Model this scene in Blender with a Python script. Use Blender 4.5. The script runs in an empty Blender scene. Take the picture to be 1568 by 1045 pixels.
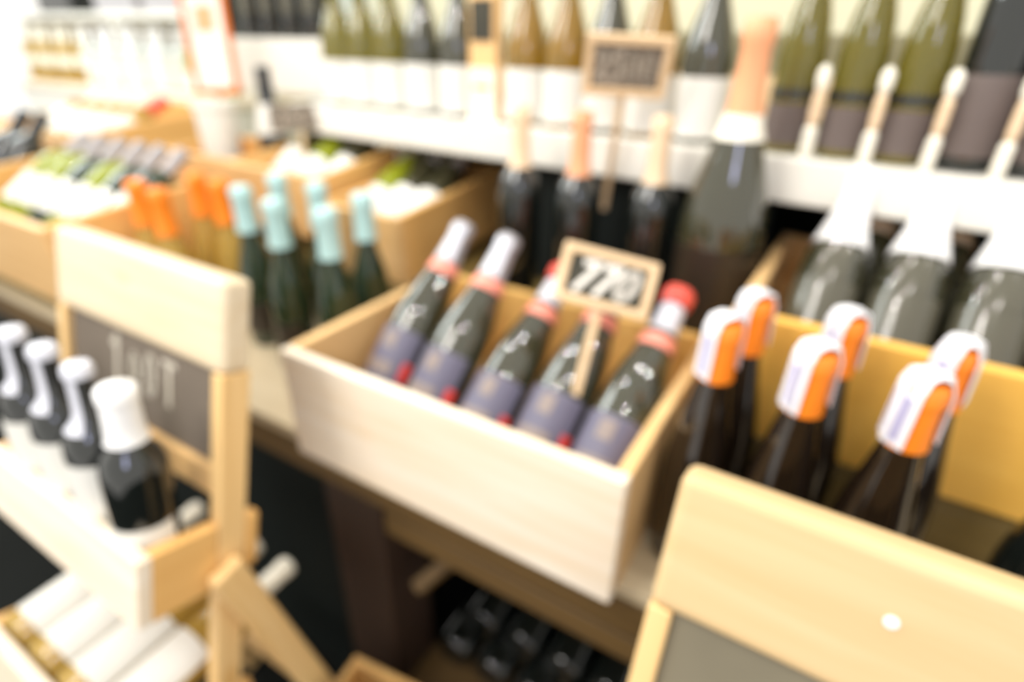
import bpy, bmesh, math, random
from mathutils import Vector, Matrix
random.seed(7)
S = bpy.context.scene
COL = S.collection
PI = math.pi

# ------------------------------------------------------------------ camera, world, lights, exposure
cd = bpy.data.cameras.new('camera')
cam = bpy.data.objects.new('camera', cd); COL.objects.link(cam)
cd.sensor_width = 36.0; cd.sensor_fit = 'HORIZONTAL'; cd.lens = 855.3/1568*36
yaw, pitch, roll = -.5293, .48966, .02059
fw = Vector((math.sin(yaw)*math.cos(pitch), math.cos(yaw)*math.cos(pitch), -math.sin(pitch)))
rt0 = Vector((math.cos(yaw), -math.sin(yaw), 0)); up0 = rt0.cross(fw)
rt = rt0*math.cos(roll)+up0*math.sin(roll); up = -rt0*math.sin(roll)+up0*math.cos(roll)
M = Matrix((rt, up, -fw)).transposed().to_4x4(); M.translation = Vector((.6345, -.4298, .5742))
cam.matrix_world = M
cd.clip_start = .02; cd.clip_end = 50
cd.dof.use_dof = True; cd.dof.focus_distance = .22; cd.dof.aperture_fstop = 2.6
S.camera = cam

w = bpy.data.worlds.new('shop_daylight'); S.world = w; w.use_nodes = True
bg = w.node_tree.nodes['Background']; bg.inputs[0].default_value = (1.0, .965, .90, 1); bg.inputs[1].default_value = .58

S.view_settings.view_transform = 'Standard'; S.view_settings.look = 'None'
S.view_settings.gamma = 1; S.view_settings.use_curve_mapping = False
S.view_settings.exposure = 1.17

def area(name, loc, target, size, power, col=(1, .93, .82), size_y=None):
    l = bpy.data.lights.new(name, 'AREA'); l.size = size; l.energy = power; l.color = col
    if size_y: l.shape = 'RECTANGLE'; l.size_y = size_y
    o = bpy.data.objects.new(name, l); COL.objects.link(o); o.location = loc
    o.rotation_euler = (Vector(target)-Vector(loc)).to_track_quat('-Z', 'Y').to_euler(); return o
area('shop_ceiling_panel', (-.35, -1.1, 1.7), (.15, .1, .05), .7, 11, (1, .96, .90))
area('cool_streak_light', (1.15, -1.5, 1.25), (.7, .3, .2), .35, 2.2, (.62, .66, 1))  # cool area light added for blue streaks on the bottles
area('far_left_area_light', (-3.4, .2, 2.1), (-2.2, 1.2, .3), 1.6, 38, (.93, 1, .98))  # large pale cool area light aimed at the far left
for i, (x, y) in enumerate([(-.45, .1), (.25, .2), (-.1, -.7), (.75, -.55), (-1.4, .4), (1.4, .3)]):
    l = bpy.data.lights.new('ceiling_spotlight', 'POINT'); l.energy = 6; l.shadow_soft_size = .014; l.color = (1, .96, .9)
    o = bpy.data.objects.new('ceiling_spotlight', l); COL.objects.link(o); o.location = (x, y, 1.75)

# ------------------------------------------------------------------ materials
def mat(name, col, rough=.5, spec=.5, coat=0, trans=0, metal=0, bump=0, bscale=60, vary=.06, vscale=20):
    m = bpy.data.materials.new(name); m.use_nodes = True; nt = m.node_tree; b = nt.nodes['Principled BSDF']
    b.inputs['Roughness'].default_value = rough; b.inputs['Specular IOR Level'].default_value = spec
    b.inputs['Coat Weight'].default_value = coat; b.inputs['Transmission Weight'].default_value = trans
    b.inputs['Metallic'].default_value = metal
    tc = nt.nodes.new('ShaderNodeTexCoord')
    n = nt.nodes.new('ShaderNodeTexNoise'); n.inputs['Scale'].default_value = vscale; n.inputs['Detail'].default_value = 3
    nt.links.new(tc.outputs['Object'], n.inputs['Vector'])
    r = nt.nodes.new('ShaderNodeMix'); r.data_type = 'RGBA'
    r.inputs[6].default_value = (*[c*(1-vary) for c in col], 1); r.inputs[7].default_value = (*[min(1, c*(1+vary)) for c in col], 1)
    nt.links.new(n.outputs[0], r.inputs[0]); nt.links.new(r.outputs[2], b.inputs['Base Color'])
    if bump:
        n2 = nt.nodes.new('ShaderNodeTexNoise'); n2.inputs['Scale'].default_value = bscale
        bp = nt.nodes.new('ShaderNodeBump'); bp.inputs['Strength'].default_value = bump; bp.inputs['Distance'].default_value = .002
        nt.links.new(tc.outputs['Object'], n2.inputs['Vector']); nt.links.new(n2.outputs[0], bp.inputs['Height']); nt.links.new(bp.outputs[0], b.inputs['Normal'])
    return m

def wood(name, light, dark, axis='X', knots=True, rough=.5, grain=.5):
    m = bpy.data.materials.new(name); m.use_nodes = True; nt = m.node_tree; b = nt.nodes['Principled BSDF']
    b.inputs['Roughness'].default_value = rough
    tc = nt.nodes.new('ShaderNodeTexCoord'); mp = nt.nodes.new('ShaderNodeMapping')
    sc = {'X': (3, 40, 40), 'Y': (40, 3, 40), 'Z': (40, 40, 3)}[axis]
    mp.inputs['Scale'].default_value = sc
    nt.links.new(tc.outputs['Object'], mp.inputs[0])
    n = nt.nodes.new('ShaderNodeTexNoise'); n.inputs['Scale'].default_value = 1.2; n.inputs['Detail'].default_value = 5; n.inputs['Distortion'].default_value = .6
    nt.links.new(mp.outputs[0], n.inputs['Vector'])
    cr = nt.nodes.new('ShaderNodeValToRGB')
    cr.color_ramp.elements[0].position = .3; cr.color_ramp.elements[1].position = .7
    mid = [a*(1-grain)+d*grain for a, d in zip(light, dark)]
    cr.color_ramp.elements[0].color = (*mid, 1); cr.color_ramp.elements[1].color = (*light, 1)
    nt.links.new(n.outputs[0], cr.inputs[0]); out = cr.outputs[0]
    if knots:
        mk = nt.nodes.new('ShaderNodeMapping'); s2 = {'X': (4, 9, 9), 'Y': (9, 4, 9), 'Z': (9, 9, 4)}[axis]
        mk.inputs['Scale'].default_value = s2; nt.links.new(tc.outputs['Object'], mk.inputs[0])
        v = nt.nodes.new('ShaderNodeTexVoronoi'); v.inputs['Scale'].default_value = 1.0; nt.links.new(mk.outputs[0], v.inputs['Vector'])
        c2 = nt.nodes.new('ShaderNodeValToRGB'); c2.color_ramp.elements[0].position = .05; c2.color_ramp.elements[1].position = .13
        c2.color_ramp.elements[0].color = (.85, .85, .85, 1); c2.color_ramp.elements[1].color = (0, 0, 0, 1)
        nt.links.new(v.outputs['Distance'], c2.inputs[0])
        mx = nt.nodes.new('ShaderNodeMix'); mx.data_type = 'RGBA'; mx.inputs[7].default_value = (*dark, 1)
        nt.links.new(c2.outputs[0], mx.inputs[0]); nt.links.new(out, mx.inputs[6]); out = mx.outputs[2]
    nt.links.new(out, b.inputs['Base Color'])
    bp = nt.nodes.new('ShaderNodeBump'); bp.inputs['Strength'].default_value = .12; bp.inputs['Distance'].default_value = .001
    nt.links.new(n.outputs[0], bp.inputs['Height']); nt.links.new(bp.outputs[0], b.inputs['Normal'])
    return m

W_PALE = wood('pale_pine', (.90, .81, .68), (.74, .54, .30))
W_PALEY = wood('pale_pine_bounce', (.85, .56, .26), (.6, .36, .14), 'Y')  # side boards, orange of bounced light put into the colour
W_PINE = wood('honey_pine', (.80, .52, .24), (.60, .33, .10))
W_DTOP = wood('right_rack_pine', (.66, .49, .27), (.55, .35, .14))
W_LTOP = wood('lit_rack_pine', (.72, .61, .44), (.60, .44, .24))  # left rack's front board, light falling on it put into the paler colour
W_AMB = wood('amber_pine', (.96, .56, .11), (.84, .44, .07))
W_BACK = wood('bounce_back_pine', (.76, .46, .14), (.6, .32, .08))  # inner back board, warm bounce light put into its colour
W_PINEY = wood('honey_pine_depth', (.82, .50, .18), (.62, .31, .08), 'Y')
W_PINEZ = wood('honey_pine_upright', (.84, .58, .27), (.64, .36, .11), 'Z')
W_FRAME = wood('beech_slate_frame', (.78, .58, .36), (.6, .4, .2), knots=False)
W_DARK = wood('stained_table_wood', (.14, .080, .022), (.07, .038, .012), knots=False, rough=.6)
W_LEG = wood('stained_table_leg', (.035, .016, .008), (.02, .01, .005), 'Z', knots=False, rough=.6)
W_TOP = wood('worn_table_top', (.62, .52, .36), (.4, .3, .16), knots=False)
W_RISER = wood('brown_riser_wood', (.22, .15, .045), (.14, .09, .025), knots=False)
WHITE_PAINT = mat('white_painted_wood', (.76, .74, .67), .5, bump=.1)
G_DARK = mat('black_bottle_glass', (.006, .008, .007), .08, .6, coat=.5)
G_GREEN = mat('dark_green_glass', (.012, .028, .012), .08, .6, coat=.5)
G_OLIVE = mat('olive_glass', (.20, .17, .012), .08, .5, coat=.3, trans=.55)
G_AMBER = mat('amber_glass', (.34, .20, .025), .08, .5, coat=.3, trans=.5)
G_MAG = mat('grey_green_bottle_glass', (.034, .033, .016), .06, .75, coat=.5)
G_GOLD = mat('golden_wine_glass', (.62, .40, .08), .1, .5, trans=.45)
G_LIME = mat('lime_green_glass', (.35, .40, .02), .1, .5, trans=.35)
G_BROWN = mat('brown_bottle_glass', (.012, .007, .004), .07, .6, coat=.6)
G_CLEAR = mat('pale_clear_glass', (.90, .95, .92), .08, .5, trans=.5)
P_WHITE = mat('white_label_paper', (.74, .73, .68), .6)
P_CREAM = mat('cream_label_paper', (.85, .80, .66), .6)
P_LAV = mat('lavender_label_paper', (.12, .112, .165), .5)
P_PLUM = mat('muted_plum_label_paper', (.13, .10, .09), .55)
P_UMBER = mat('dark_umber_label', (.022, .015, .009), .35)
P_GREY = mat('silvery_grey_label', (.085, .08, .055), .16, .5, coat=.3)
P_EMB = mat('beige_emblem_print', (.24, .19, .17), .5)
P_RED = mat('red_seal_print', (.75, .06, .05), .5)
F_WHITE = mat('white_foil', (.84, .84, .84), .35)
F_SILV = mat('pale_silver_foil', (.62, .63, .70), .35)
F_TEAL = mat('pale_teal_foil', (.44, .67, .67), .35)
F_ORANGE = mat('orange_foil', (.95, .25, .015), .4)
F_PEACH = mat('peach_foil', (.80, .36, .18), .4)
F_PINK = mat('coral_pink_band', (.88, .30, .22), .4)
F_RED = mat('red_foil', (.75, .09, .06), .35)
F_CREAM = mat('cream_foil', (.88, .84, .72), .35)
F_GREY = mat('grey_foil', (.35, .33, .34), .35)
F_TAN = mat('tan_foil', (.78, .58, .38), .4)
F_DARK = mat('charcoal_foil', (.02, .022, .025), .35)
SLATE = mat('chalkboard_slate', (.050, .047, .034), .75, .3, vary=.5, vscale=9)
SLATE2 = mat('dusty_chalkboard', (.17, .14, .11), .8, .2, vary=.35, vscale=6)
SLATE3 = mat('worn_chalkboard', (.20, .175, .12), .8, .2, vary=.35, vscale=6)
CHALK = mat('white_chalk', (.85, .82, .75), .9, .1)
CHALK3 = mat('soft_chalk', (.60, .55, .46), .9, .1)
CHALK2 = mat('faint_chalk', (.42, .37, .30), .9, .1)
COPPER = mat('orange_painted_wood', (.72, .17, .015), .45)
STRIP = mat('white_tax_strip', (.80, .80, .84), .5)
STRIPV = mat('violet_strip_print', (.42, .40, .60), .5)
PLASTIC = mat('white_plastic', (.80, .74, .62), .4)
WALLM = mat('cream_wall_paint', (.62, .60, .44), .8, .2, vary=.03)
WALLG = mat('pale_green_wall_paint', (.74, .80, .74), .8, .2, vary=.03)
FLOORM = mat('dark_floor_tile', (.008, .009, .008), .8, .1, vary=.3, vscale=4)
DARK_PANEL = mat('near_black_panel', (.006, .009, .008), .7, .2)  # near-black; the shelf's panels of it stand in for shade

# ------------------------------------------------------------------ helpers
def link(name, bm, m, parent=None, loc=None, rot=None, smooth=False):
    me = bpy.data.meshes.new(name); bm.to_mesh(me); bm.free(); me.materials.append(m)
    if smooth:
        for p in me.polygons: p.use_smooth = True
        me.set_sharp_from_angle(angle=.7)
    o = bpy.data.objects.new(name, me); COL.objects.link(o)
    if parent: o.parent = parent
    if loc is not None: o.location = loc
    if rot is not None: o.rotation_euler = rot
    return o
def thing(name, label, cat, loc=(0, 0, 0), rot=(0, 0, 0), group=None):
    o = bpy.data.objects.new(name, None); COL.objects.link(o); o.empty_display_size = .05
    o.location = loc; o.rotation_euler = rot; o['label'] = label; o['category'] = cat
    if group: o['group'] = group
    return o
def boxbm(bm, x0, x1, y0, y1, z0, z1, bev=.002):
    b2 = bmesh.new(); bmesh.ops.create_cube(b2, size=1)
    for v in b2.verts: v.co = Vector((x0+(v.co.x+.5)*(x1-x0), y0+(v.co.y+.5)*(y1-y0), z0+(v.co.z+.5)*(z1-z0)))
    if bev: bmesh.ops.bevel(b2, geom=b2.edges[:], offset=min(bev, .45*min(x1-x0, y1-y0, z1-z0)), segments=1 if bev < .003 else 3, affect='EDGES', profile=.5)
    t = bpy.data.meshes.new('t'); b2.to_mesh(t); b2.free(); bm.from_mesh(t); bpy.data.meshes.remove(t)
def box(name, m, parent, x0, x1, y0, y1, z0, z1, bev=.002, loc=None, rot=None):
    bm = bmesh.new(); boxbm(bm, x0, x1, y0, y1, z0, z1, bev); return link(name, bm, m, parent, loc, rot)
def lathe(bm, prof, n=24, a0=0, a1=2*PI, cap=True):
    full = abs(a1-a0-2*PI) < 1e-6; k = n if full else n+1; rings = []
    for r, z in prof:
        rings.append([bm.verts.new((r*math.cos(a0+(a1-a0)*i/n), r*math.sin(a0+(a1-a0)*i/n), z)) for i in range(k)])
    for a, b in zip(rings, rings[1:]):
        for i in range(n if full else n):
            j = (i+1) % k; bm.faces.new((a[i], a[j], b[j], b[i]))
    if full and cap:
        bm.faces.new(rings[0][::-1]); bm.faces.new(rings[-1])
    return bm
def interp(prof, z):
    for (r0, z0), (r1, z1) in zip(prof, prof[1:]):
        if z0 <= z <= z1 and z1 > z0: return r0+(r1-r0)*(z-z0)/(z1-z0)
    return prof[-1][0]
def sleeve(prof, za, zb, off, top=None):
    zs = sorted(set([za, zb]+[z for r, z in prof if za < z < zb]))
    p = [(interp(prof, z)+off, z) for z in zs]
    return p
def shell(bm, prof, n=24, a0=0, a1=2*PI, th=.0006):      # a closed thin sleeve (label / foil)
    inner = [(r-th, z) for r, z in prof]; full = abs(a1-a0-2*PI) < 1e-6; k = n if full else n+1
    loop = prof+inner[::-1]; L = len(loop)
    V = [[bm.verts.new((r*math.cos(a0+(a1-a0)*i/n), r*math.sin(a0+(a1-a0)*i/n), z)) for r, z in loop] for i in range(k)]
    for i in range(n):
        j = (i+1) % k
        for q in range(L):
            s = (q+1) % L; bm.faces.new((V[i][q], V[j][q], V[j][s], V[i][s]))
    if not full: bm.faces.new(V[0]); bm.faces.new(V[-1][::-1])

# bottle silhouettes: (radius, height) as fractions of (R, H)
def prof(kind, R, H):
    if kind == 'burgundy':
        pts = [(.0, 0), (.88, 0), (1, .02), (1, .40), (.96, .46), (.82, .55), (.60, .64), (.44, .71), (.37, .78), (.35, .93)]
    elif kind == 'bordeaux':
        pts = [(.0, 0), (.90, 0), (1, .02), (1, .60), (.97, .64), (.82, .69), (.55, .73), (.41, .77), (.38, .84), (.37, .94)]
    elif kind == 'flute':
        pts = [(.0, 0), (.9, 0), (1, .02), (1, .36), (.95, .45), (.80, .57), (.60, .69), (.44, .80), (.38, .88), (.37, .94)]
    elif kind == 'magnum':
        pts = [(.0, 0), (.85, 0), (1, .025), (1, .42), (.97, .48), (.86, .56), (.64, .65), (.43, .74), (.32, .82), (.29, .93)]
    elif kind == 'champagne':
        pts = [(.0, 0), (.85, 0), (1, .025), (1, .42), (.98, .48), (.90, .56), (.74, .65), (.56, .74), (.45, .82), (.38, .93)]
    k = pts[-1][0]+.04; pts = pts+[(k, .942), (k, .985), (k-.08, 1.0)]
    return [(max(a*R, .0004), b*H) for a, b in pts]

PROTO = {}
def bottle(key, label, group, loc, rot=(0, 0, 0), spec=None, cat='bottle'):
    """spec: kind R H glass, labels [(z0,z1,mat,a0,a1,name)], caps [(z0,z1,mat,name,off)]"""
    if key in PROTO:
        r = PROTO[key].copy(); COL.objects.link(r); r.location = loc; r.rotation_euler = rot
        r['label'] = label; r['group'] = group
        for ch in PROTO[key].children:
            c = ch.copy(); COL.objects.link(c); c.parent = r
        return r
    kind, R, H, g, labels, caps = spec
    t = thing('wine_bottle', label, cat, loc, rot, group)
    p = prof(kind, R, H); bm = bmesh.new(); lathe(bm, p); link('glass_body', bm, g, t, smooth=True)
    for z0, z1, m, a0, a1, nm in labels:
        bm = bmesh.new(); shell(bm, sleeve(p, z0*H, z1*H, .0009 if nm == 'label' or nm == 'back_label' or nm == 'neck_label' else .0016), 20, a0, a1)
        link(nm, bm, m, t, smooth=True)
    for z0, z1, m, nm, off in caps:
        sp = sleeve(p, z0*H, z1*H, off); bm = bmesh.new()
        if z1 >= .99: sp = sp+[(.0005, z1*H+off)]
        lathe(bm, [(sp[0][0]-.0008, sp[0][1])]+sp, 20); link(nm, bm, m, t, smooth=True)
    PROTO[key] = t
    return t

FR = -PI/2   # local direction facing the aisle (-Y)
def front(width): return FR-width/2, FR+width/2
def lab(z0, z1, m, width=3.6, nm='label', turn=0):
    a, b = front(width); return (z0, z1, m, a+turn, b+turn, nm)

def stroke(bm, pts, wd, y=0.0, th=.0012):       # flat chalk stroke in the local XZ plane, facing -Y
    for (x0, z0), (x1, z1) in zip(pts, pts[1:]):
        d = Vector((x1-x0, z1-z0)); L = d.length; d.normalize(); n = Vector((-d.y, d.x))*wd/2; e = d*wd*.35
        q = [(x0-e.x+n.x, z0-e.y+n.y), (x0-e.x-n.x, z0-e.y-n.y), (x1+e.x-n.x, z1+e.y-n.y), (x1+e.x+n.x, z1+e.y+n.y)]
        f = [bm.verts.new((a, y-th, b)) for a, b in q]; k = [bm.verts.new((a, y, b)) for a, b in q]
        bm.faces.new(f); bm.faces.new(k[::-1])
        for i in range(4): j = (i+1) % 4; bm.faces.new((f[j], f[i], k[i], k[j]))
def ell(cx, cz, rx, rz, n=14, a0=0, a1=2*PI): return [(cx+rx*math.cos(a0+(a1-a0)*i/n), cz+rz*math.sin(a0+(a1-a0)*i/n)) for i in range(n+1)]
GL = {'7': [[(.05, .95), (.85, 1), (.3, 0)]], '0': [ell(.5, .5, .4, .48)], '9': [ell(.5, .72, .36, .26), [(.86, .72), (.7, 0)]],
      '2': [[(.1, .8), (.35, 1), (.7, .95), (.8, .7), (.1, 0), (.9, .05)]], '5': [[(.85, 1), (.25, 1), (.15, .55), (.6, .6), (.85, .35), (.6, .02), (.1, .05)]],
      '1': [[(.2, .8), (.55, 1), (.5, 0)]], '-': [[(.1, .5), (.9, .5)]], 'T': [[(.05, 1), (.95, .98)], [(.5, 1), (.5, 0)]]}
def chalk(name, text, parent, x0, z0, w, h, gap, wd, y, m, slant=0, size=None):
    bm = bmesh.new(); x = x0
    for i, c in enumerate(text):
        s = size[i] if size else 1
        for st in GL[c]: stroke(bm, [(x+a*w*s+b*h*s*slant, z0+(h-h*s)*.5+b*h*s) for a, b in st], wd, y)
        x += w*s+gap
    return link(name, bm, m, parent)

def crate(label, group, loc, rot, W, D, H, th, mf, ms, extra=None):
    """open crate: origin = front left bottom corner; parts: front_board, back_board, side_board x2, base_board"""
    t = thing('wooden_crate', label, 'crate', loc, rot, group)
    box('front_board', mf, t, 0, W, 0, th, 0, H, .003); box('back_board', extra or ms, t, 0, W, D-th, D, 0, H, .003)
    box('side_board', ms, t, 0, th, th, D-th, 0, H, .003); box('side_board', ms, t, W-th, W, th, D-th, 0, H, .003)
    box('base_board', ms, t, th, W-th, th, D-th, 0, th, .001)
    return t

# ------------------------------------------------------------------ the setting
def struct(o): o['kind'] = 'structure'; return o
struct(box('floor', FLOORM, None, -6, 4, -2.2, 4.2, -.9, -.8, 0))
struct(box('wall_back', WALLM, None, -.75, 4, 1.15, 1.25, -.8, 2.2, 0))
struct(box('wall_side', WALLM, None, -.85, -.75, 1.15, 4.1, -.8, 2.2, 0))
struct(box('wall_far', WALLG, None, -6, -.85, 4.1, 4.2, -.8, 2.2, 0))

# ------------------------------------------------------------------ display table
t = thing('display_table', 'long dark stained wooden table with a worn pale top carrying the crates', 'table', (0, 0, -.8))
def tb(n, m, *a, **k): return box(n, m, t, *a[:4], a[4]+.8, a[5]+.8, **k)
TX0, TX1, TY0, TY1 = -2.35, 1.5, .035, .98
for i in range(5):
    y0 = TY0+i*(TY1-TY0)/5; tb('top_plank', W_TOP, TX0, TX1, y0, y0+(TY1-TY0)/5-.002, -.022, 0, bev=.0015)
tb('apron', W_DARK, TX0+.02, TX1-.02, TY0+.012, TY0+.03, -.10, -.024)
tb('edge_moulding', W_DARK, TX0+.02, TX1-.02, TY0+.003, TY0+.012, -.055, -.028)
tb('lower_rail', W_DARK, .11, TX1-.06, TY0+.02, TY0+.045, -.165, -.118)
for x in (TX0+.05, -.02, TX1-.15): tb('leg', W_LEG, x, x+.13, TY0+.012, TY0+.12, -.8, -.10)
tb('back_rail', W_DARK, TX0+.02, TX1-.02, TY1-.05, TY1-.02, -.16, -.024)
tb('back_panel', DARK_PANEL, TX0+.05, TX1-.05, TY1-.02, TY1, -.8, -.03, bev=0)
tb('side_panel', DARK_PANEL, -.9, -.021, TY0+.06, TY0+.08, -.8, -.10, bev=0)
tb('lower_shelf', W_DARK, .11, TX1-.06, TY0+.03, TY1-.03, -.62, -.60)
tb('cross_brace', W_DARK, -.012, .012, -.012, .012, -.8, -.62, bev=.001).matrix_local = Matrix.Translation((.20, .13, .56)) @ Matrix.Rotation(-.9, 4, 'X') @ Matrix.Rotation(.5, 4, 'Y') @ Matrix.Translation((0, 0, -.09))

# riser behind the front crate
t = thing('riser_platform', 'low brown wooden riser on the table lifting the back row of crates', 'riser', (0, 0, 0))
for i, (a, b) in enumerate(((.40, .52), (.522, .64), (.642, .76), (.762, .88))): box('top_plank', W_RISER, t, -.45, 1.35, a, b, .095, .11, .001)
box('front_board', W_RISER, t, -.45, .53, .40, .415, 0, .095, .001)
t = thing('riser_step', 'brown wooden step in front of the riser under the right crate', 'riser', (.53, .262, 0))
box('top_plank', W_RISER, t, 0, .82, 0, .134, .095, .11, .001); box('front_board', W_RISER, t, 0, .82, 0, .015, 0, .0945, .001)

# ------------------------------------------------------------------ back shelf unit
SY = -.07
def sh(x, y):   # shelf-local to world
    return Vector((.5+x*math.cos(SY)-y*math.sin(SY), .525+x*math.sin(SY)+y*math.cos(SY)))
t = thing('bottle_shelf', 'white painted two-level shelf running behind the crates along the wall', 'shelf', (.5, .525, 0), (0, 0, SY))
box('shelf_board', WHITE_PAINT, t, -1.15, 1.2, 0, .38, .365, .432, .004)
box('upper_step', WHITE_PAINT, t, -1.75, -.98, .16, .40, .4325, .575, .004)
box('end_post', WHITE_PAINT, t, -1.10, -1.05, .30, .36, 0, .364, .002); box('end_post', WHITE_PAINT, t, 1.1, 1.15, .30, .36, 0.0, .364, .002)
for z in (.60, .70, .80, .90): box('back_slat', WALLM if z != .7 else W_FRAME, t, -.95, 1.2, .385, .40, z, z+.075, .002)
box('back_slat', W_FRAME, t, -.95, 1.2, .385, .40, .45, .525, .002)
box('under_shade_panel', DARK_PANEL, t, -.50, .035, .05, .062, .1105, .364, 0)  # dark sheet added to give the shade under the shelf
box('rear_shade_panel', DARK_PANEL, t, -1.15, 1.2, .36, .38, .0, .364, 0)  # second dark sheet for that shade, farther back

B = {}
WL = 'white-label bottles standing on the white shelf'
def shelfb(key, x, label, spec=None, y=.06, z=.432, g=WL, rz=0):
    p = sh(x, y); return bottle(key, label, g, (p.x, p.y, z), (0, 0, SY+rz), spec)

def std(kind, R, H, g, labels=(), caps=()): return (kind, R, H, g, list(labels), list(caps))
LOWL = lab(.035, .335, P_WHITE, 4.4)
S_OLV = std('burgundy', .041, .30, G_OLIVE, [LOWL], [(.80, 1, F_CREAM, 'capsule', .0012)])
S_AMB = std('burgundy', .041, .30, G_AMBER, [LOWL], [(.80, 1, F_TAN, 'capsule', .0012)])
S_BRN = std('burgundy', .041, .30, G_MAG, [LOWL], [(.80, 1, F_GREY, 'capsule', .0012)])
row = [(-1.006, 'o', 'olive glass bottle with white label, leftmost on the lower white shelf'),
       (-.920, 'o', 'olive glass bottle with white label, second from left on the lower shelf'),
       (-.829, 'o', 'olive glass bottle with white label, third from left on the lower shelf'),
       (-.733, 'b', 'grey-brown bottle with white label left of the small yellow wooden sign, farther of two'),
       (-.632, 'b', 'grey-brown bottle with white label just left of the small yellow wooden sign'),
       (-.463, 'a', 'amber bottle with white label just right of the small yellow wooden sign'),
       (-.375, 'a', 'amber bottle with white label left of the large framed price sign'),
       (-.290, 'b', 'dark bottle with white label behind the left half of the framed price sign'),
       (-.205, 'a', 'amber bottle with white label behind the right half of the framed price sign'),
       (-.115, 'b', 'grey-brown bottle with white label between the framed price sign and the pink-topped magnum')]
for x, k, l in row:
    sp = {'o': S_OLV, 'a': S_AMB, 'b': S_BRN}[k]
    shelfb('shelf_'+k, x, l, sp)
S_GRN = std('burgundy', .0325, .33, G_OLIVE, [lab(.04, .215, P_PLUM, 3.4), lab(.235, .275, G_DARK, 5.5, 'stripe')], [(.84, 1, F_DARK, 'capsule', .001)])
S_BLK = std('bordeaux', .036, .33, G_DARK, [lab(.06, .36, P_PLUM, 3.2)], [(.80, 1, F_DARK, 'capsule', .001)])
g2 = 'dark-label bottles at the right end of the white shelf'
for x, k, l in [(.024, 'g', 'green bottle with plum label on the shelf just right of the pink-topped magnum'),
                (.103, 'g', 'green bottle with plum label, second right of the pink-topped magnum'),
                (.178, 'g', 'green bottle with plum label, third right of the pink-topped magnum'),
                (.254, 'k', 'black bottle with dark label and blue sheen at the right of the shelf'),
                (.330, 'k', 'black bottle with dark label cut by the right edge of the picture')]:
    shelfb('shelf2_'+k, x, l, S_GRN if k == 'g' else S_BLK, g=g2)
# added pale pegs standing in for bright background between the right-hand bottles
for x, l in [(.066, 'added pale peg for the bright gap between first and second plum-label bottles'),
             (.143, 'added pale peg for the bright gap between second and third plum-label bottles'),
             (.217, 'added pale peg for the bright gap between green and black bottles'),
             (.293, 'added pale peg for the bright gap between the two black bottles')]:
    p = sh(x, .012); t = thing('gap_peg', l, 'peg', (p.x, p.y, .432), (0, 0, 0), 'added pegs filling the bright gaps between shelf bottles')
    bm = bmesh.new(); lathe(bm, [(.006, 0), (.0085, .008), (.0085, .040), (.005, .046)], 12); link('peg_foot', bm, F_CREAM, t)
    bm = bmesh.new(); lathe(bm, [(.0055, .044), (.0072, .056), (.0072, .085), (.005, .092)], 12); link('peg_shaft', bm, F_TAN, t)
    bm = bmesh.new(); lathe(bm, [(.004, .090), (.0085, .100), (.0085, .116), (.004, .124)], 12); link('peg_head', bm, F_CREAM, t)
# upper step: dark bottles
S_UP = std('bordeaux', .038, .31, G_DARK, [lab(.2, .5, P_GREY, 1.4)], [(.78, 1, F_GREY, 'capsule', .001)])
ul = ['leftmost dark bottle on the raised white step at the back', 'second dark bottle from left on the raised white step', 'third dark bottle from left on the raised white step',
      'fourth dark bottle from left on the raised white step', 'rightmost dark bottle on the raised white step at the back']
for x, l in zip((-1.69, -1.56, -1.46, -1.36, -1.265), ul):
    shelfb('upper', x, l, S_UP, y=.215, z=.575, g='dark bottles on the raised white step')
# small wooden sign in the row
p = sh(-.547, .04)
t = thing('counter_sign', 'small yellow wooden block sign with chalkboard between the white-label bottles', 'sign', (p.x, p.y, .432), (0, 0, SY))
box('sign_block', W_PINE, t, -.034, .034, -.012, .012, 0, .225, .004)
box('chalk_panel', SLATE, t, -.026, .026, -.015, -.0125, .145, .215, .0005)
box('paper_card', P_CREAM, t, -.034, .034, -.0145, -.0125, .0, .098, .0005); box('green_print', G_LIME, t, -.02, .02, -.0152, -.0146, .06, .068, 0)

# ------------------------------------------------------------------ signs on sticks
def sign(label, name, c, u, v, wd, ht, fr, stick_len, text, tm, args, slant=0, rnd=.003, slate=SLATE, stick_off=0):
    u = Vector(u).normalized(); v = Vector(v); v = (v-u*v.dot(u)).normalized(); n = u.cross(v)  # v = up; n toward viewer?
    Mx = Matrix((u, -n, v)).transposed().to_4x4(); Mx.translation = Vector(c)
    t = thing(name, label, 'price sign'); t.matrix_world = Mx
    box('frame_rail', W_FRAME, t, -wd/2, wd/2, -.004, .005, ht/2-fr, ht/2, rnd)
    box('frame_rail', W_FRAME, t, -wd/2, wd/2, -.004, .005, -ht/2, -ht/2+fr, rnd)
    box('frame_stile', W_FRAME, t, -wd/2, -wd/2+fr, -.0038, .0048, -ht/2+fr*.6, ht/2-fr*.6, .002)
    box('frame_stile', W_FRAME, t, wd/2-fr, wd/2, -.0038, .0048, -ht/2+fr*.6, ht/2-fr*.6, .002)
    box('chalkboard', slate, t, -wd/2+fr*.9, wd/2-fr*.9, 0, .004, -ht/2+fr*.9, ht/2-fr*.9, .0003)
    chalk('chalk_lettering', text, t, *args, -.0002, tm, slant=slant)
    box('stick', W_FRAME, t, -.0055+stick_off, .0055+stick_off, .0051, .0105, -ht/2-stick_len, ht/2-fr, .001)
    return t
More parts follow.
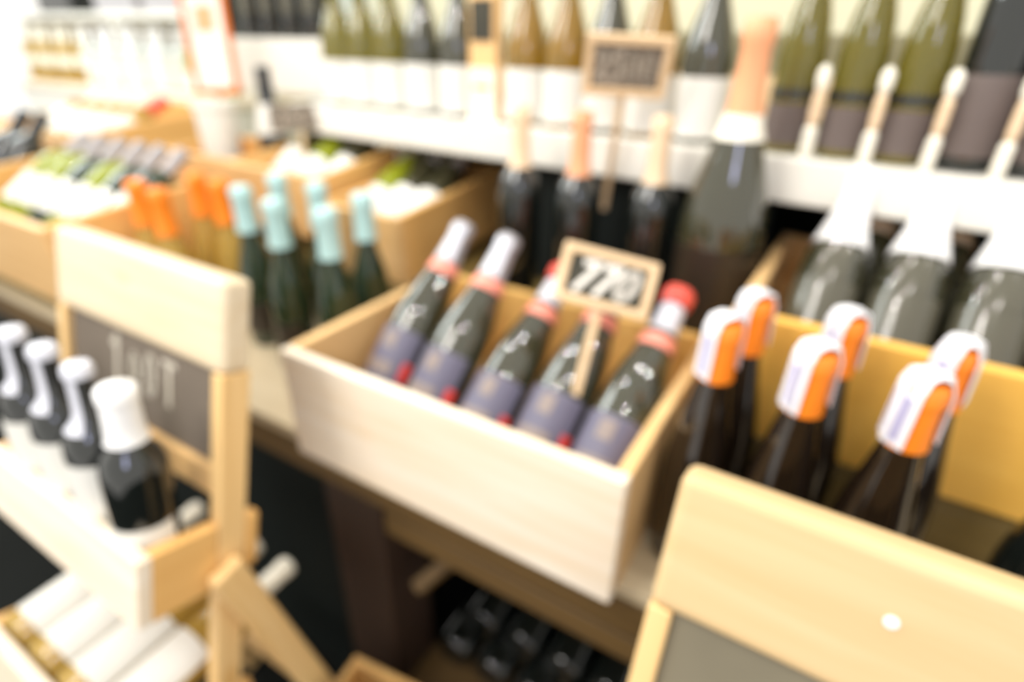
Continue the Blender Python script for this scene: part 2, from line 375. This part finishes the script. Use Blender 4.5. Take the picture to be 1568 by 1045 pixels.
# price 770 in the front crate
TL, TR, BR, BL = [Vector(a) for a in ((.344, .205, .346), (.459, .257, .323), (.452, .216, .263), (.338, .168, .292))]
c = (TL+TR+BR+BL)/4; u = (TR-TL+BR-BL)/2; v = (TL-BL+TR-BR)/2
sign('chalk price sign reading 770 on a stick among the lavender-label bottles', 'price_sign', c, u, v,
     .126, .076, .012, .115, '770', CHALK, (-.044, -.019, .023, .038, .004, .0085), slant=.35)
# price 2500 at the back
sign('large chalk price sign reading 2500 on a long stick before the white-label bottles', 'price_sign', (.300, .470, .546), (.112, .052, -.004), (-.004, -.030, .074),
     .130, .090, .013, .215, '2500', CHALK2, (-.046, -.02, .018, .040, .005, .0080), rnd=.001, slate=SLATE2, stick_off=.0)

# ------------------------------------------------------------------ front crate and its bottles
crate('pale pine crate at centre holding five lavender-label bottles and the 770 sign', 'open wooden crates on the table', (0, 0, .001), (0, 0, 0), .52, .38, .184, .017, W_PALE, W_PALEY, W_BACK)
t_ = -.87
def lying(key, x, y, z, tilt, spread, label, group, spec):
    """base centre at x,y,z; tilt = angle of the neck above horizontal"""
    return bottle(key, label, group, (x, y, z), (-(PI/2-tilt), 0, spread), spec)
LAVL = [lab(.12, .40, P_LAV, 2.3), lab(.30, .375, P_EMB, .5, 'emblem'), lab(.18, .235, P_EMB, 1.1, 'emblem_band'), lab(.17, .26, P_RED, .35, 'red_seal', 1.05)]
S_LAV = std('champagne', .0425, .345, G_MAG, LAVL+[lab(.79, .975, F_SILV, 3.2, 'foil_front', -.6)], [(.72, .775, F_PINK, 'neck_band', .0022), (.78, 1, F_GREY, 'capsule', .0008)])
S_LAVR = std('champagne', .042, .345, G_MAG, LAVL, [(.72, .775, F_PINK, 'neck_band', .0022), (.80, .92, F_SILV, 'capsule', .001), (.925, 1, F_RED, 'red_top', .0045)])
gl = 'lavender-label bottles lying in the central crate'
# local -Y of bottle turns up when laid back
lying('lav', .084, .084, .055, .81, -.07, 'lavender-label bottle with silver capsule, leftmost in the central crate', gl, S_LAV)
lying('lav', .182, .064, .055, .82, -.09, 'lavender-label bottle with silver capsule, second from left in the central crate', gl, S_LAV)
lying('lavr', .276, .048, .053, .66, -.05, 'lavender-label bottle below the 770 sign, left of its stick', gl, S_LAVR)
lying('lavr', .365, .056, .053, .74, -.09, 'lavender-label bottle just right of the 770 sign stick', gl, S_LAVR)
lying('lavr', .452, .044, .053, .70, -.08, 'lavender-label bottle with red top, rightmost in the central crate', gl, S_LAVR)

# ------------------------------------------------------------------ dark bottles on the riser behind it, magnum
S_DK = std('bordeaux', .038, .372, G_DARK, [], [(.735, 1, F_PEACH, 'capsule', .0015)])
S_DKC = std('bordeaux', .038, .372, G_DARK, [], [(.735, 1, F_TAN, 'capsule', .0015), ])
gd = 'dark bottles standing behind the central crate'
for k, x, y, l in [('dk', .132, .445, 'black bottle with pale capsule behind the left end of the central crate'),
                   ('dkp', .246, .443, 'black bottle with peach capsule left of the big sign stick'),
                   ('dk', .372, .458, 'black bottle with pale capsule right of the big sign stick')]:
    bottle(k, l, gd, (x, y, .111), (0, 0, 0), S_DK if k == 'dkp' else S_DKC)
S_DK2 = std('burgundy', .037, .30, G_DARK, [], [(.80, 1, F_DARK, 'capsule', .0015)])
t = bottle('mag', 'very large grey-green sparkling wine bottle with a tall peach foil top', 'very large sparkling wine bottle', (.484, .455, .111), (0, 0, 0),
       std('magnum', .0625, .50, G_MAG, [lab(.13, .40, P_UMBER, 4.2)], [(.76, 1, F_PEACH, 'capsule', .001), (.70, .765, F_CREAM, 'neck_label', .0025)]))

# ------------------------------------------------------------------ right crate on the step, champagne lying in it
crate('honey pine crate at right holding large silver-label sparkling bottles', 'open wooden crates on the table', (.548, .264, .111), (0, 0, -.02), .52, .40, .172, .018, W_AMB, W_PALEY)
S_CH = std('champagne', .0435, .31, G_MAG, [lab(.20, .44, P_GREY, 2.2), (.44, .60, P_GREY, FR-.5, FR+.5, 'shoulder_label')], [(.62, 1, F_WHITE, 'capsule', .003)])
S_CHP = std('champagne', .0435, .31, G_MAG, [lab(.20, .44, P_GREY, 2.2)], [(.66, 1, F_TAN, 'capsule', .003)])
gc = 'sparkling wine bottles in the right crate'
for x, l in [(0.640, 'silver-label sparkling bottle with white foil, leftmost in the right crate'), (0.734, 'silver-label sparkling bottle with white foil, second from left in the right crate'),
             (0.828, 'silver-label sparkling bottle with white foil, third from left in the right crate'), (0.922, 'silver-label sparkling bottle with white foil, at the picture edge in the right crate')]:
    lying('ch', x, .36, .165, .98, -.06, l, gc, S_CH)
for x, l in [(0.680, 'sparkling bottle with tan foil lying behind, between first and second in the right crate'), (0.776, 'sparkling bottle with tan foil lying behind, between second and third in the right crate'),
             (0.872, 'sparkling bottle with tan foil lying behind, between third and fourth in the right crate')]:
    lying('chp', x, .46, .150, 1.0, -.03, l, gc, S_CHP)

# ------------------------------------------------------------------ orange-capped bottles in front of the right crate
S_OR = std('flute', .0375, .325, G_BROWN, [], [(.80, 1, F_ORANGE, 'capsule', .003)])
def striped(x, y, ang, label, i):
    t = bottle('orb', label, 'orange-capped dark bottles at right', (x, y, .001), (0, 0, 0), S_OR)
    # paper tax strip over the cap: down one side, over the top, down the other
    bm = bmesh.new(); r = .0162; zt = .3305; w_ = .011
    path = [(-r-.002, .262), (-r-.001, zt-.012), (-r*.8, zt), (0, zt+.003), (r*.8, zt), (r+.001, zt-.012), (r+.003, .27)]
    for (a, za), (b, zb) in zip(path, path[1:]):
        d = Vector((b-a, zb-za)).normalized(); nn = Vector((-d.y, d.x))*.0012
        q = [(a, za), (b, zb), (b+nn.x, zb+nn.y), (a+nn.x, za+nn.y)]
        F = [bm.verts.new((px, -w_, pz)) for px, pz in q]; K = [bm.verts.new((px, w_, pz)) for px, pz in q]
        bm.faces.new(F); bm.faces.new(K[::-1])
        for j in range(4): k = (j+1) % 4; bm.faces.new((F[k], F[j], K[j], K[k]))
    s = link('tax_strip', bm, STRIP, t, rot=(0, 0, ang))
    s2 = box('strip_print', STRIPV, t, -r-.0042, -r-.0032, -.004, .004, .268, .312, 0, rot=(0, 0, ang))
    return t
for i, (x, y, a, l) in enumerate([(.563, .128, .9, 'orange-capped dark bottle with white strip, front row, left'), (.651, .112, .5, 'orange-capped dark bottle with white strip, front row, middle'),
                               (.737, .104, .2, 'orange-capped dark bottle with white strip, front row, right'), (.580, .210, .6, 'orange-capped dark bottle against the right crate, back row, left'),
                               (.672, .212, .3, 'orange-capped dark bottle against the right crate, back row, middle'), (.768, .196, -.3, 'orange-capped dark bottle against the right crate, back row, right')]):
    striped(x, y, a, l, i)
bottle('edgeb', 'black bottle cut by the right edge below the right crate', 'dark bottle at the right edge', (.895, .17, .001), (0, 0, 0), S_DK2)

# ------------------------------------------------------------------ left back crates (N, F, G) on the riser level
TILT = .15
crate('honey pine crate with white-label bottles, just behind the teal-capped bottles', 'open wooden crates on the table', (-.345, .409, .112), (0, 0, 0), .228, .42, .150, .016, W_PINE, W_PINEY).rotation_euler = (TILT*.6, 0, 0)
crate('honey pine crate at the back left, next to the white bucket crate', 'open wooden crates on the table', (-.690, .445, .15), (0, 0, 0), .32, .26, .155, .016, W_PINE, W_PINEY).rotation_euler = (TILT*.8, 0, 0)
crate('honey pine crate at back left with a white bucket and the orange card frame', 'open wooden crates on the table', (-1.02, .445, .15), (0, 0, 0), .32, .28, .155, .016, W_PINE, W_PINEY)
t = thing('crate_stand', 'brown wooden stand under the back left crates', 'stand', (0, 0, 0))
box('top_plank', W_RISER, t, -1.05, -.455, .43, .58, .095, .11, .001); box('top_plank', W_RISER, t, -1.05, -.455, .582, .76, .095, .11, .001)
box('front_board', W_RISER, t, -1.05, -.455, .43, .444, 0, .095, .001)
box('bearer', W_RISER, t, -1.05, -.455, .50, .53, .11, .149, .001); box('bearer', W_RISER, t, -1.05, -.455, .68, .71, .11, .149, .001)

S_WL = std('burgundy', .040, .30, G_OLIVE, [lab(.10, .42, P_WHITE, 3.0)], [(.74, 1, F_CREAM, 'capsule', .0015)])
S_WLG = std('burgundy', .040, .30, G_LIME, [lab(.08, .36, P_WHITE, 3.0)], [(.78, 1, F_GREY, 'capsule', .0015)])
S_WLD = std('burgundy', .040, .30, G_MAG, [lab(.10, .40, P_WHITE, 3.0)], [(.74, 1, F_GREY, 'capsule', .0015)])
gg = 'white-label bottles lying in the back crates'
for x, k, l in [(-.302, 'wlg', 'lime green bottle with white label, left in the crate behind the teal-capped bottles'), (-.232, 'wld', 'dark bottle with white label, middle of the crate behind the teal-capped bottles'),
                (-.165, 'wld', 'dark bottle with white label, right in the crate behind the teal-capped bottles')]:
    lying(k, x, .475, .185, .62, 0, l, gg, {'wlg': S_WLG, 'wld': S_WLD}[k])
for x, k, l in [(-.625, 'wl', 'olive bottle with big white label, left in the back crate beside the bucket crate'), (-.532, 'wlg', 'lime green bottle with white label, middle of the back crate beside the bucket crate'),
                (-.44, 'wld', 'dark bottle with white label, right in the back crate beside the bucket crate')]:
    lying(k, x, .50, .225, .62, 0, l, gg, {'wl': S_WL, 'wlg': S_WLG, 'wld': S_WLD}[k])
S_WLN = std('burgundy', .036, .30, G_MAG, [], [(.62, 1, F_TAN, 'capsule', .0015)])
for x, y, z, l in [(-.27, .60, .215, 'tan-capped dark bottle lying in the second row behind the lime green bottle'), (-.20, .61, .215, 'tan-capped dark bottle lying second row, right side of the crate behind the teal caps'),
                (-.50, .60, .25, 'tan-capped dark bottle lying in the second row of the back crate'), (-.59, .60, .25, 'tan-capped dark bottle in the second row, left side of the back crate')]:
    lying('wln', x, y, z, .85, 0, l, gg, S_WLN)

# bucket, orange framed card, dark champagne bottle, placard
t = thing('white_bucket', 'plain white tapered bucket in front of the orange framed card', 'bucket', (-.835, .52, .168))
bm = bmesh.new(); lathe(bm, [(.0005, 0), (.040, 0), (.042, .004), (.050, .25), (.0525, .252), (.0525, .258), (.048, .258), (.046, .25), (.039, .01), (.0005, .01)], 28, cap=False); link('bucket_body', bm, PLASTIC if False else P_WHITE, t, smooth=True)
bm = bmesh.new(); lathe(bm, [(.0505, .243), (.0545, .245), (.0545, .262), (.0505, .262), (.0505, .243)], 28, cap=False); link('rim', bm, P_WHITE, t)
t = thing('framed_card', 'white card in a narrow orange wooden frame above the white bucket', 'card', (-.930, .60, .31), (-.10, -.06, .25))
box('card', P_WHITE, t, -.06, .06, 0, .004, .14, .37, .0005); box('frame_rail', COPPER, t, -.068, .068, -.006, .010, .125, .14, .002); box('frame_rail', COPPER, t, -.068, .068, -.006, .010, .37, .385, .002)
box('frame_stile', COPPER, t, .06, .072, -.006, .010, .125, .385, .002); box('frame_stile', COPPER, t, -.072, -.06, -.006, .010, .125, .385, .002)
box('foot', COPPER, t, -.008, .008, 0, .010, -.135, .13, .001); box('red_print', F_PEACH, t, -.03, .03, -.001, 0, .28, .34, 0)
bottle('nk', 'dark bottle with white neck label right of the white bucket', 'dark bottle beside the bucket', (-.748, .62, .17), (0, 0, 0),
       std('champagne', .040, .34, G_DARK, [], [(.52, .74, P_WHITE, 'neck_label', .003), (.80, 1, F_DARK, 'capsule', .002)]))
t = thing('chalk_placard', 'dark unframed chalk placard leaning behind the back left crate', 'price sign', (-.585, .575, .372), (-.15, -.08, .42))
box('chalkboard', SLATE2, t, -.075, .075, 0, .006, 0, .062, .001); chalk('chalk_lettering', '250', t, -.05, .012, .022, .036, .006, .005, -.0002, CHALK2)
box('stick', W_FRAME, t, -.005, .005, .0065, .011, -.20, .05, .001)

# ------------------------------------------------------------------ teal and orange capped standing bottles at left
S_TE = std('burgundy', .0375, .325, G_GREEN, [lab(.10, .30, P_UMBER, 2.0, 'back_label')], [(.74, 1, F_TEAL, 'capsule', .0055)])
gt = 'teal-capped green bottles left of the central crate'
for x, y, l in [(-.352, .225, 'teal-capped bottle at the left of its group, next to the orange caps'), (-.222, .196, 'teal-capped bottle in front, left of the foremost one'),
                (-.104, .205, 'foremost teal-capped bottle beside the central crate'), (-.127, .315, 'teal-capped bottle behind the foremost, against the back crate'),
                (-.389, .336, 'teal-capped bottle at the rear left, behind the front pair'), (-.262, .328, 'teal-capped bottle at the rear middle, behind the front pair')]:
    r = bottle('te', l, gt, (x, y, .001), (0, 0, .3), S_TE)
S_OG = std('burgundy', .040, .315, G_GOLD, [], [(.72, 1, F_ORANGE, 'capsule', .0045)])
go = 'orange-capped golden bottles at left'
for x, y, l in [(-.478, .262, 'orange-capped golden bottle, rightmost, beside the teal caps'), (-.575, .275, 'orange-capped golden bottle, tallest-looking, second from right'),
                (-.500, .150, 'orange-capped golden bottle in front, with a bright glint'), (-.605, .165, 'orange-capped golden bottle, leftmost beside the lying green bottles')]:
    bottle('og', l, go, (x, y, .001), (0, 0, .2), S_OG)

# ------------------------------------------------------------------ far-left crate with green lying bottles
crate('long pine crate at left holding lying green and white-label bottles, behind the chalkboard rack', 'open wooden crates on the table', (-1.33, .02, .06), (0, 0, 0), .665, .34, .185, .018, W_PINE, W_PINEY).rotation_euler = (.10, 0, 0)
t = thing('crate_block', 'brown wooden block under the long left crate', 'stand', (0, 0, 0)); box('block_board', W_RISER, t, -1.3, -.70, .05, .20, 0, .058, .002); box('block_board', W_RISER, t, -1.3, -.70, .202, .35, 0, .07, .002)
S_J = std('bordeaux', .038, .30, G_LIME, [lab(.14, .44, P_WHITE, 1.9)], [(.76, 1, F_GREY, 'capsule', .0015)])
S_JD = std('bordeaux', .038, .30, G_GREEN, [lab(.14, .44, P_WHITE, 1.9)], [(.76, 1, F_GREY, 'capsule', .0015)])
gj = 'green bottles lying in the long left crate'
for x, k, l in [(-1.17, 'j', 'lime green bottle with white label, leftmost in the long left crate'), (-1.08, 'j', 'lime green bottle with white label, second from left in the long left crate'),
                (-.99, 'jd', 'dark green bottle with white label, third from left in the long left crate'), (-.90, 'j', 'lime green bottle with white label, third from right in the long left crate'),
                (-.815, 'jd', 'dark green bottle with white label, second from right in the long left crate'), (-.73, 'jd', 'dark green bottle with white label, rightmost in the long left crate')]:
    lying(k, x, .11, .16, .62, 0, l, gj, S_J if k == 'j' else S_JD)

# far crate (K) with pale bottles and small dark bottle crate (M)
crate('far pine crate with white-label golden bottles and one red-topped one', 'open wooden crates on the table', (-2.12, .44, .10), (0, 0, 0), .62, .60, .19, .02, W_PINE, W_PINEY).rotation_euler = (.08, 0, 0)
t = thing('crate_block', 'brown wooden block under the far pine crate', 'stand', (0, 0, 0)); box('block_board', W_RISER, t, -2.08, -1.55, .46, .60, 0, .097, .002); box('block_board', W_RISER, t, -2.08, -1.55, .80, .95, 0, .128, .002)
S_K = std('bordeaux', .042, .31, G_GOLD, [lab(.10, .50, P_WHITE, 2.0)], [(.76, 1, F_CREAM, 'capsule', .0015)])
S_KR = std('bordeaux', .042, .31, G_GOLD, [lab(.10, .50, P_WHITE, 3.2)], [(.74, 1, F_RED, 'capsule', .004)])
for i, (x, l) in enumerate([(-2.04, 'white-label golden bottle, leftmost in the far pine crate'), (-1.93, 'white-label golden bottle, second in the far pine crate'), (-1.82, 'white-label golden bottle, middle of the far pine crate'),
             (-1.71, 'white-label golden bottle, second from right in the far pine crate'), (-1.60, 'white-label bottle with red capsule in the far pine crate')]):
    lying('kr' if i == 4 else 'kk', x, .56, .22, .50, 0, l, 'white-label bottles in the far pine crate', S_KR if i == 4 else S_K)
crate('small pine crate with two black bottles at the far left edge', 'open wooden crates on the table', (-1.68, .16, .05), (0, 0, 0), .30, .25, .15, .016, W_PINE, W_PINEY)
t = thing('crate_block', 'brown block under the small crate of black bottles', 'stand', (0, 0, 0)); box('block_board', W_RISER, t, -1.66, -1.40, .18, .39, 0, .049, .002)
for x, l in [(-1.60, 'black bottle lying at the left edge in the small far crate'), (-1.48, 'black bottle lying right in the small far crate')]:
    lying('mm', x, .20, .13, .9, -.1, l, 'black bottles in the small far crate', std('bordeaux', .042, .30, G_DARK, [], [(.80, 1, F_DARK, 'capsule', .002)]))

# ------------------------------------------------------------------ far display counter
t = thing('far_counter', 'pale counter with an upper shelf at the far left of the shop', 'counter', (-4.4, 1.45, -.8))
box('counter_body', WHITE_PAINT, t, 0, 2.3, 0, .45, 0, 1.06, .004); box('counter_top', W_PALE, t, -.02, 2.32, -.02, .47, 1.061, 1.10, .003)
box('upper_shelf', WHITE_PAINT, t, 0, 2.3, .12, .42, 1.46, 1.49, .002); box('back_board', WALLM and WHITE_PAINT, t, 0, 2.3, .43, .45, 1.10, 1.95, .002)
for x in (.0, 1.14, 2.27): box('upright', WHITE_PAINT, t, x, x+.03, .12, .42, 1.10, 1.46, .002)
SF = [std('bordeaux', .045, .31, G_CLEAR, [lab(.10, .55, P_WHITE, 3.4)], [(.76, 1, F_WHITE, 'capsule', .0015)]),
      std('bordeaux', .045, .31, G_GOLD, [lab(.30, .50, P_CREAM, 3.0)], [(.76, 1, F_CREAM, 'capsule', .0015)]),
      std('burgundy', .045, .31, G_LIME, [lab(.06, .36, P_WHITE, 3.0)], [(.80, 1, F_CREAM, 'capsule', .0015)])]
kinds = ['far1']*6+['far0']*8+['far2']*3
words = {'far0': 'clear bottle with white label', 'far1': 'golden bottle with cream label', 'far2': 'lime green bottle with white label'}
ordn = ['first', 'second', 'third', 'fourth', 'fifth', 'sixth', 'seventh', 'eighth']; cnt = {}
for i, k in enumerate(kinds):
    n = cnt.get(k, 0); cnt[k] = n+1
    bottle(k, words[k]+', %s of its kind from left on the far counter' % ordn[n], 'bottles on the far counter', (-4.28+i*.128, 1.53+.02*(i % 2), .301), (0, 0, .5), SF[int(k[-1])])
for i, (x, m, l) in enumerate([(-4.15, G_DARK, 'dark carton on the upper shelf of the far counter, leftmost'), (-3.45, F_GREY, 'grey carton on the upper shelf of the far counter, middle'), (-2.95, F_GREY, 'grey carton on the upper shelf of the far counter, rightmost')]):
    t = thing('carton', l, 'box', (x, 1.60, .6905), (0, 0, 0), 'cartons on the far counter shelf')
    box('carton_body', m, t, 0, .42, 0, .2, 0, .20, .004); box('lid_tape', F_TAN, t, 0, .42, .09, .11, .2001, .201, 0)

# ------------------------------------------------------------------ chalkboard racks
def rack(label, xr, ytop, ztop, lean, width, text, tm, targs, slate, top_m, tiers, knob, rail_h=.135, ch=.155):
    """leaning A-frame; base at the floor. local z runs up the front frame, -y is its face"""
    L = (ztop+.8)/math.cos(lean); foot = (xr-width, ytop-L*math.sin(lean), -.8)
    t = thing('chalkboard_rack', label, 'display rack', foot, (0, 0, 0))
    R_ = Matrix.Rotation(-lean, 4, 'X'); T = L
    def pb(n, m, a, b, c, d, e, f, bev=.003):
        o = box(n, m, t, a, b, c, d, e, f, bev); o.matrix_local = R_; return o
    pb('top_board', top_m, 0, width, 0, .038, T-rail_h, T, .009)
    pb('upright', W_PINEZ, .0004, .020, .0003, .0377, .01, T-rail_h+.0, .0015); pb('upright', W_PINEZ, width-.020, width-.0004, .0003, .0377, .01, T-rail_h+.0, .0015)
    pb('chalkboard', slate, .0205, width-.0205, .010, .018, T-rail_h-ch, T-rail_h-.001, .0005)
    pb('bottom_rail', W_PINE, .0205, width-.0205, .002, .034, T-rail_h-ch-.040, T-rail_h-ch-.001)
    pb('foot_rail', W_PINE, .0205, width-.0205, .006, .03, .06, .10)
    if text: chalk('chalk_lettering', text, t, *targs[:2], *targs[2:], .0098, tm, size=[1, .55, .8, .8][:len(text)]).matrix_local = R_ @ Matrix.Translation((0, 0, T-rail_h-ch))
    for o in [c for c in t.children if c.name.startswith('chalk_lettering')]: pass
    for sx, nm in ((-.021, 'rear_leg'), (width+.001, 'rear_leg')):           # rear legs splay back to the floor
        zp = T*.655; piv = R_ @ Vector((0, .02, zp)); a = math.atan2(.17, piv.z)
        o = box(nm, W_PINEZ, t, 0, .020, -.022, .022, -piv.z/math.cos(a)+.012, .045, .006)
        o.matrix_local = Matrix.Translation((sx, piv.y, piv.z)) @ Matrix.Rotation(a, 4, 'X')
    box('rear_spreader', W_PINE, t, 0, width, piv.y+.14, piv.y+.16, .16, .20)
    for (yw, zw, h, d) in tiers:                    # bottle trays lean with the frame; (yw, zw) = world top front edge
        f = R_.inverted() @ Vector((0, yw-foot[1], zw+.8)); y0, z1 = f.y, f.z; z0 = z1-h; y1 = .058; q = .018
        pb('tray_front', W_PALE, 0, width-.001, y0, y0+q, z0, z1)
        pb('tray_side', W_PINEY, width-.0205, width-.0012, y0+q, -.0005, z0, z1); pb('tray_side', W_PINEY, .0012, .0205, y0+q, -.0005, z0, z1)
        pb('tray_end', W_PINEY, width-.0005-.02, width-.0012, .0385, .060, z0+.004, z1-.004, .008); pb('tray_end', W_PINEY, .0012, .0207, .0385, .060, z0+.004, z1-.004, .008)
        pb('tray_floor', W_PINEY, .021, width-.021, y0+q, .034, z0, z0+.010, .001)
    if knob:
        bm = bmesh.new(); lathe(bm, [(.0005, 0), (.010, 0), (.012, .004), (.012, .020), (.009, .026), (.0005, .027)], 16)
        o = link('pivot_knob', bm, PLASTIC, t); o.matrix_local = Matrix.Translation((width+.022, piv.y+.02, piv.z-.02)) @ Matrix.Rotation(PI/2, 4, 'Y')
    return t
# left rack
lean = .262
L = (.337+.8)/math.cos(lean); fy = -.098-L*math.sin(lean)
rack('pine A-frame rack at left with chalkboard reading 100 above trays of bottles', .071, -.098, .337, lean, .385, '100T', CHALK3, (.125, .040, .032, .072, .017, .0075), SLATE2, W_LTOP,
     [(-.272, .062, .092, 0), (-.372, -.205, .085, 0)], False, rail_h=.113, ch=.125)
# right rack
rack('pine A-frame chalkboard rack in the right foreground, a white dot on its top board', .965, -.066, .277, .31, .385, '', None, None, SLATE3, W_DTOP, [], False, rail_h=.120)
dr = bpy.data.objects['chalkboard_rack.001']
bm = bmesh.new(); lathe(bm, [(.0005, 0), (.0045, 0), (.005, .001), (.0005, .0016)], 16)
o = link('white_dot', bm, F_WHITE, dr); Ld = 1.077/math.cos(.31)
o.matrix_local = Matrix.Rotation(-.31, 4, 'X') @ Matrix.Translation((.736-(.965-.385), 0, Ld-.05)) @ Matrix.Rotation(PI/2, 4, 'X')
bm = bmesh.new()
# bottles on the left rack
S_R = std('bordeaux', .034, .272, G_DARK, [lab(.26, .56, P_WHITE, 4.0), lab(.70, .94, F_SILV, 3.0, 'neck_label', -.7)], [(.945, 1, F_SILV, 'capsule', .002)])
S_RW = std('bordeaux', .035, .27, G_DARK, [lab(.06, .37, P_WHITE, 4.0)], [(.755, 1, F_WHITE, 'capsule', .0065)])
gr = 'bottles standing in the upper tray of the left rack'
for k, x, l in [('rw', .014, 'dark bottle with thick white capsule, rightmost in the upper rack tray'), ('rr', -.068, 'dark bottle with slim silver capsule, second from right in the rack tray'),
                ('rr', -.150, 'dark bottle with slim silver capsule, third from right in the rack tray'), ('rr', -.232, 'dark bottle with slim silver capsule, leftmost in view in the rack tray')]:
    bottle(k, l, gr, (x, -.238, -.027), (-.10, 0, 0), S_RW if k == 'rw' else S_R)
S_LW = std('bordeaux', .038, .30, G_GOLD, [lab(.07, .44, P_WHITE, 2.5)], [(.76, 1, F_CREAM, 'capsule', .0015)])
gw = 'white-label bottles lying in the lower tray of the left rack'
for x, l in [(-.262, 'white-label bottle lying in the lower rack tray, leftmost of four'), (-.180, 'white-label bottle lying in the lower rack tray, second of four'),
             (-.098, 'white-label bottle lying in the lower rack tray, third of four'), (-.016, 'white-label bottle lying in the lower rack tray beside the upright')]:
    lying('lw', x, -.350, -.228, .05, 0, l, gw, S_LW)
bm.free()

# ------------------------------------------------------------------ below the table
S_U = std('burgundy', .040, .30, G_DARK, [], [(.78, 1, F_DARK, 'capsule', .0015)])
gu = 'dark bottles lying on the shelf under the table'
pos = ['first', 'second', 'third', 'fourth', 'fifth', 'sixth', 'seventh']
for j, (y, z, n, nm) in enumerate([(.14, -.558, 7, 'bottom layer'), (.18, -.486, 6, 'upper layer')]):
    for i in range(n):
        lying('un', .17+.092*i+.046*j, y, z, .02, 0, 'dark green bottle lying under the table, %s from left in the %s' % (pos[i], nm), gu, S_U)
t = crate('small pine crate on the floor in front of the table, only its corner in view', 'open wooden crates on the table', (.085, -.20, -.66), (0, 0, .12), .30, .19, .21, .015, W_PINE, W_PINEY); t['group'] = 'small crate on the floor'
t2 = thing('crate_stool', 'low brown stool carrying the small front crate', 'stool', (.08, -.20, -.8), (0, 0, .12)); box('seat_board', W_RISER, t2, -.01, .31, -.01, .20, .115, .138, .002)
for a in (0, .27):
    for b in (0, .16): box('leg', W_RISER, t2, a, a+.03, b, b+.03, 0, .1145, .001)
S_FT = std('bordeaux', .037, .29, G_GREEN, [lab(.1, .5, P_WHITE, 3.2)], [(.76, 1, F_TEAL, 'capsule', .004)])
S_FC = std('bordeaux', .037, .29, G_GOLD, [lab(.1, .5, P_WHITE, 3.2)], [(.76, 1, F_CREAM, 'capsule', .004)])
for k, x, y, l, sp in [('ft', .135, -.130, 'teal-capped bottle standing in the small crate at the bottom', S_FT), ('fc', .220, -.105, 'cream-capped bottle standing in the small crate, left', S_FC), ('fc', .305, -.085, 'cream-capped bottle standing in the small crate, right', S_FC)]:
    bottle(k, l, 'bottles in the small crate at the bottom', (x, y, -.642), (0, 0, 0), sp)
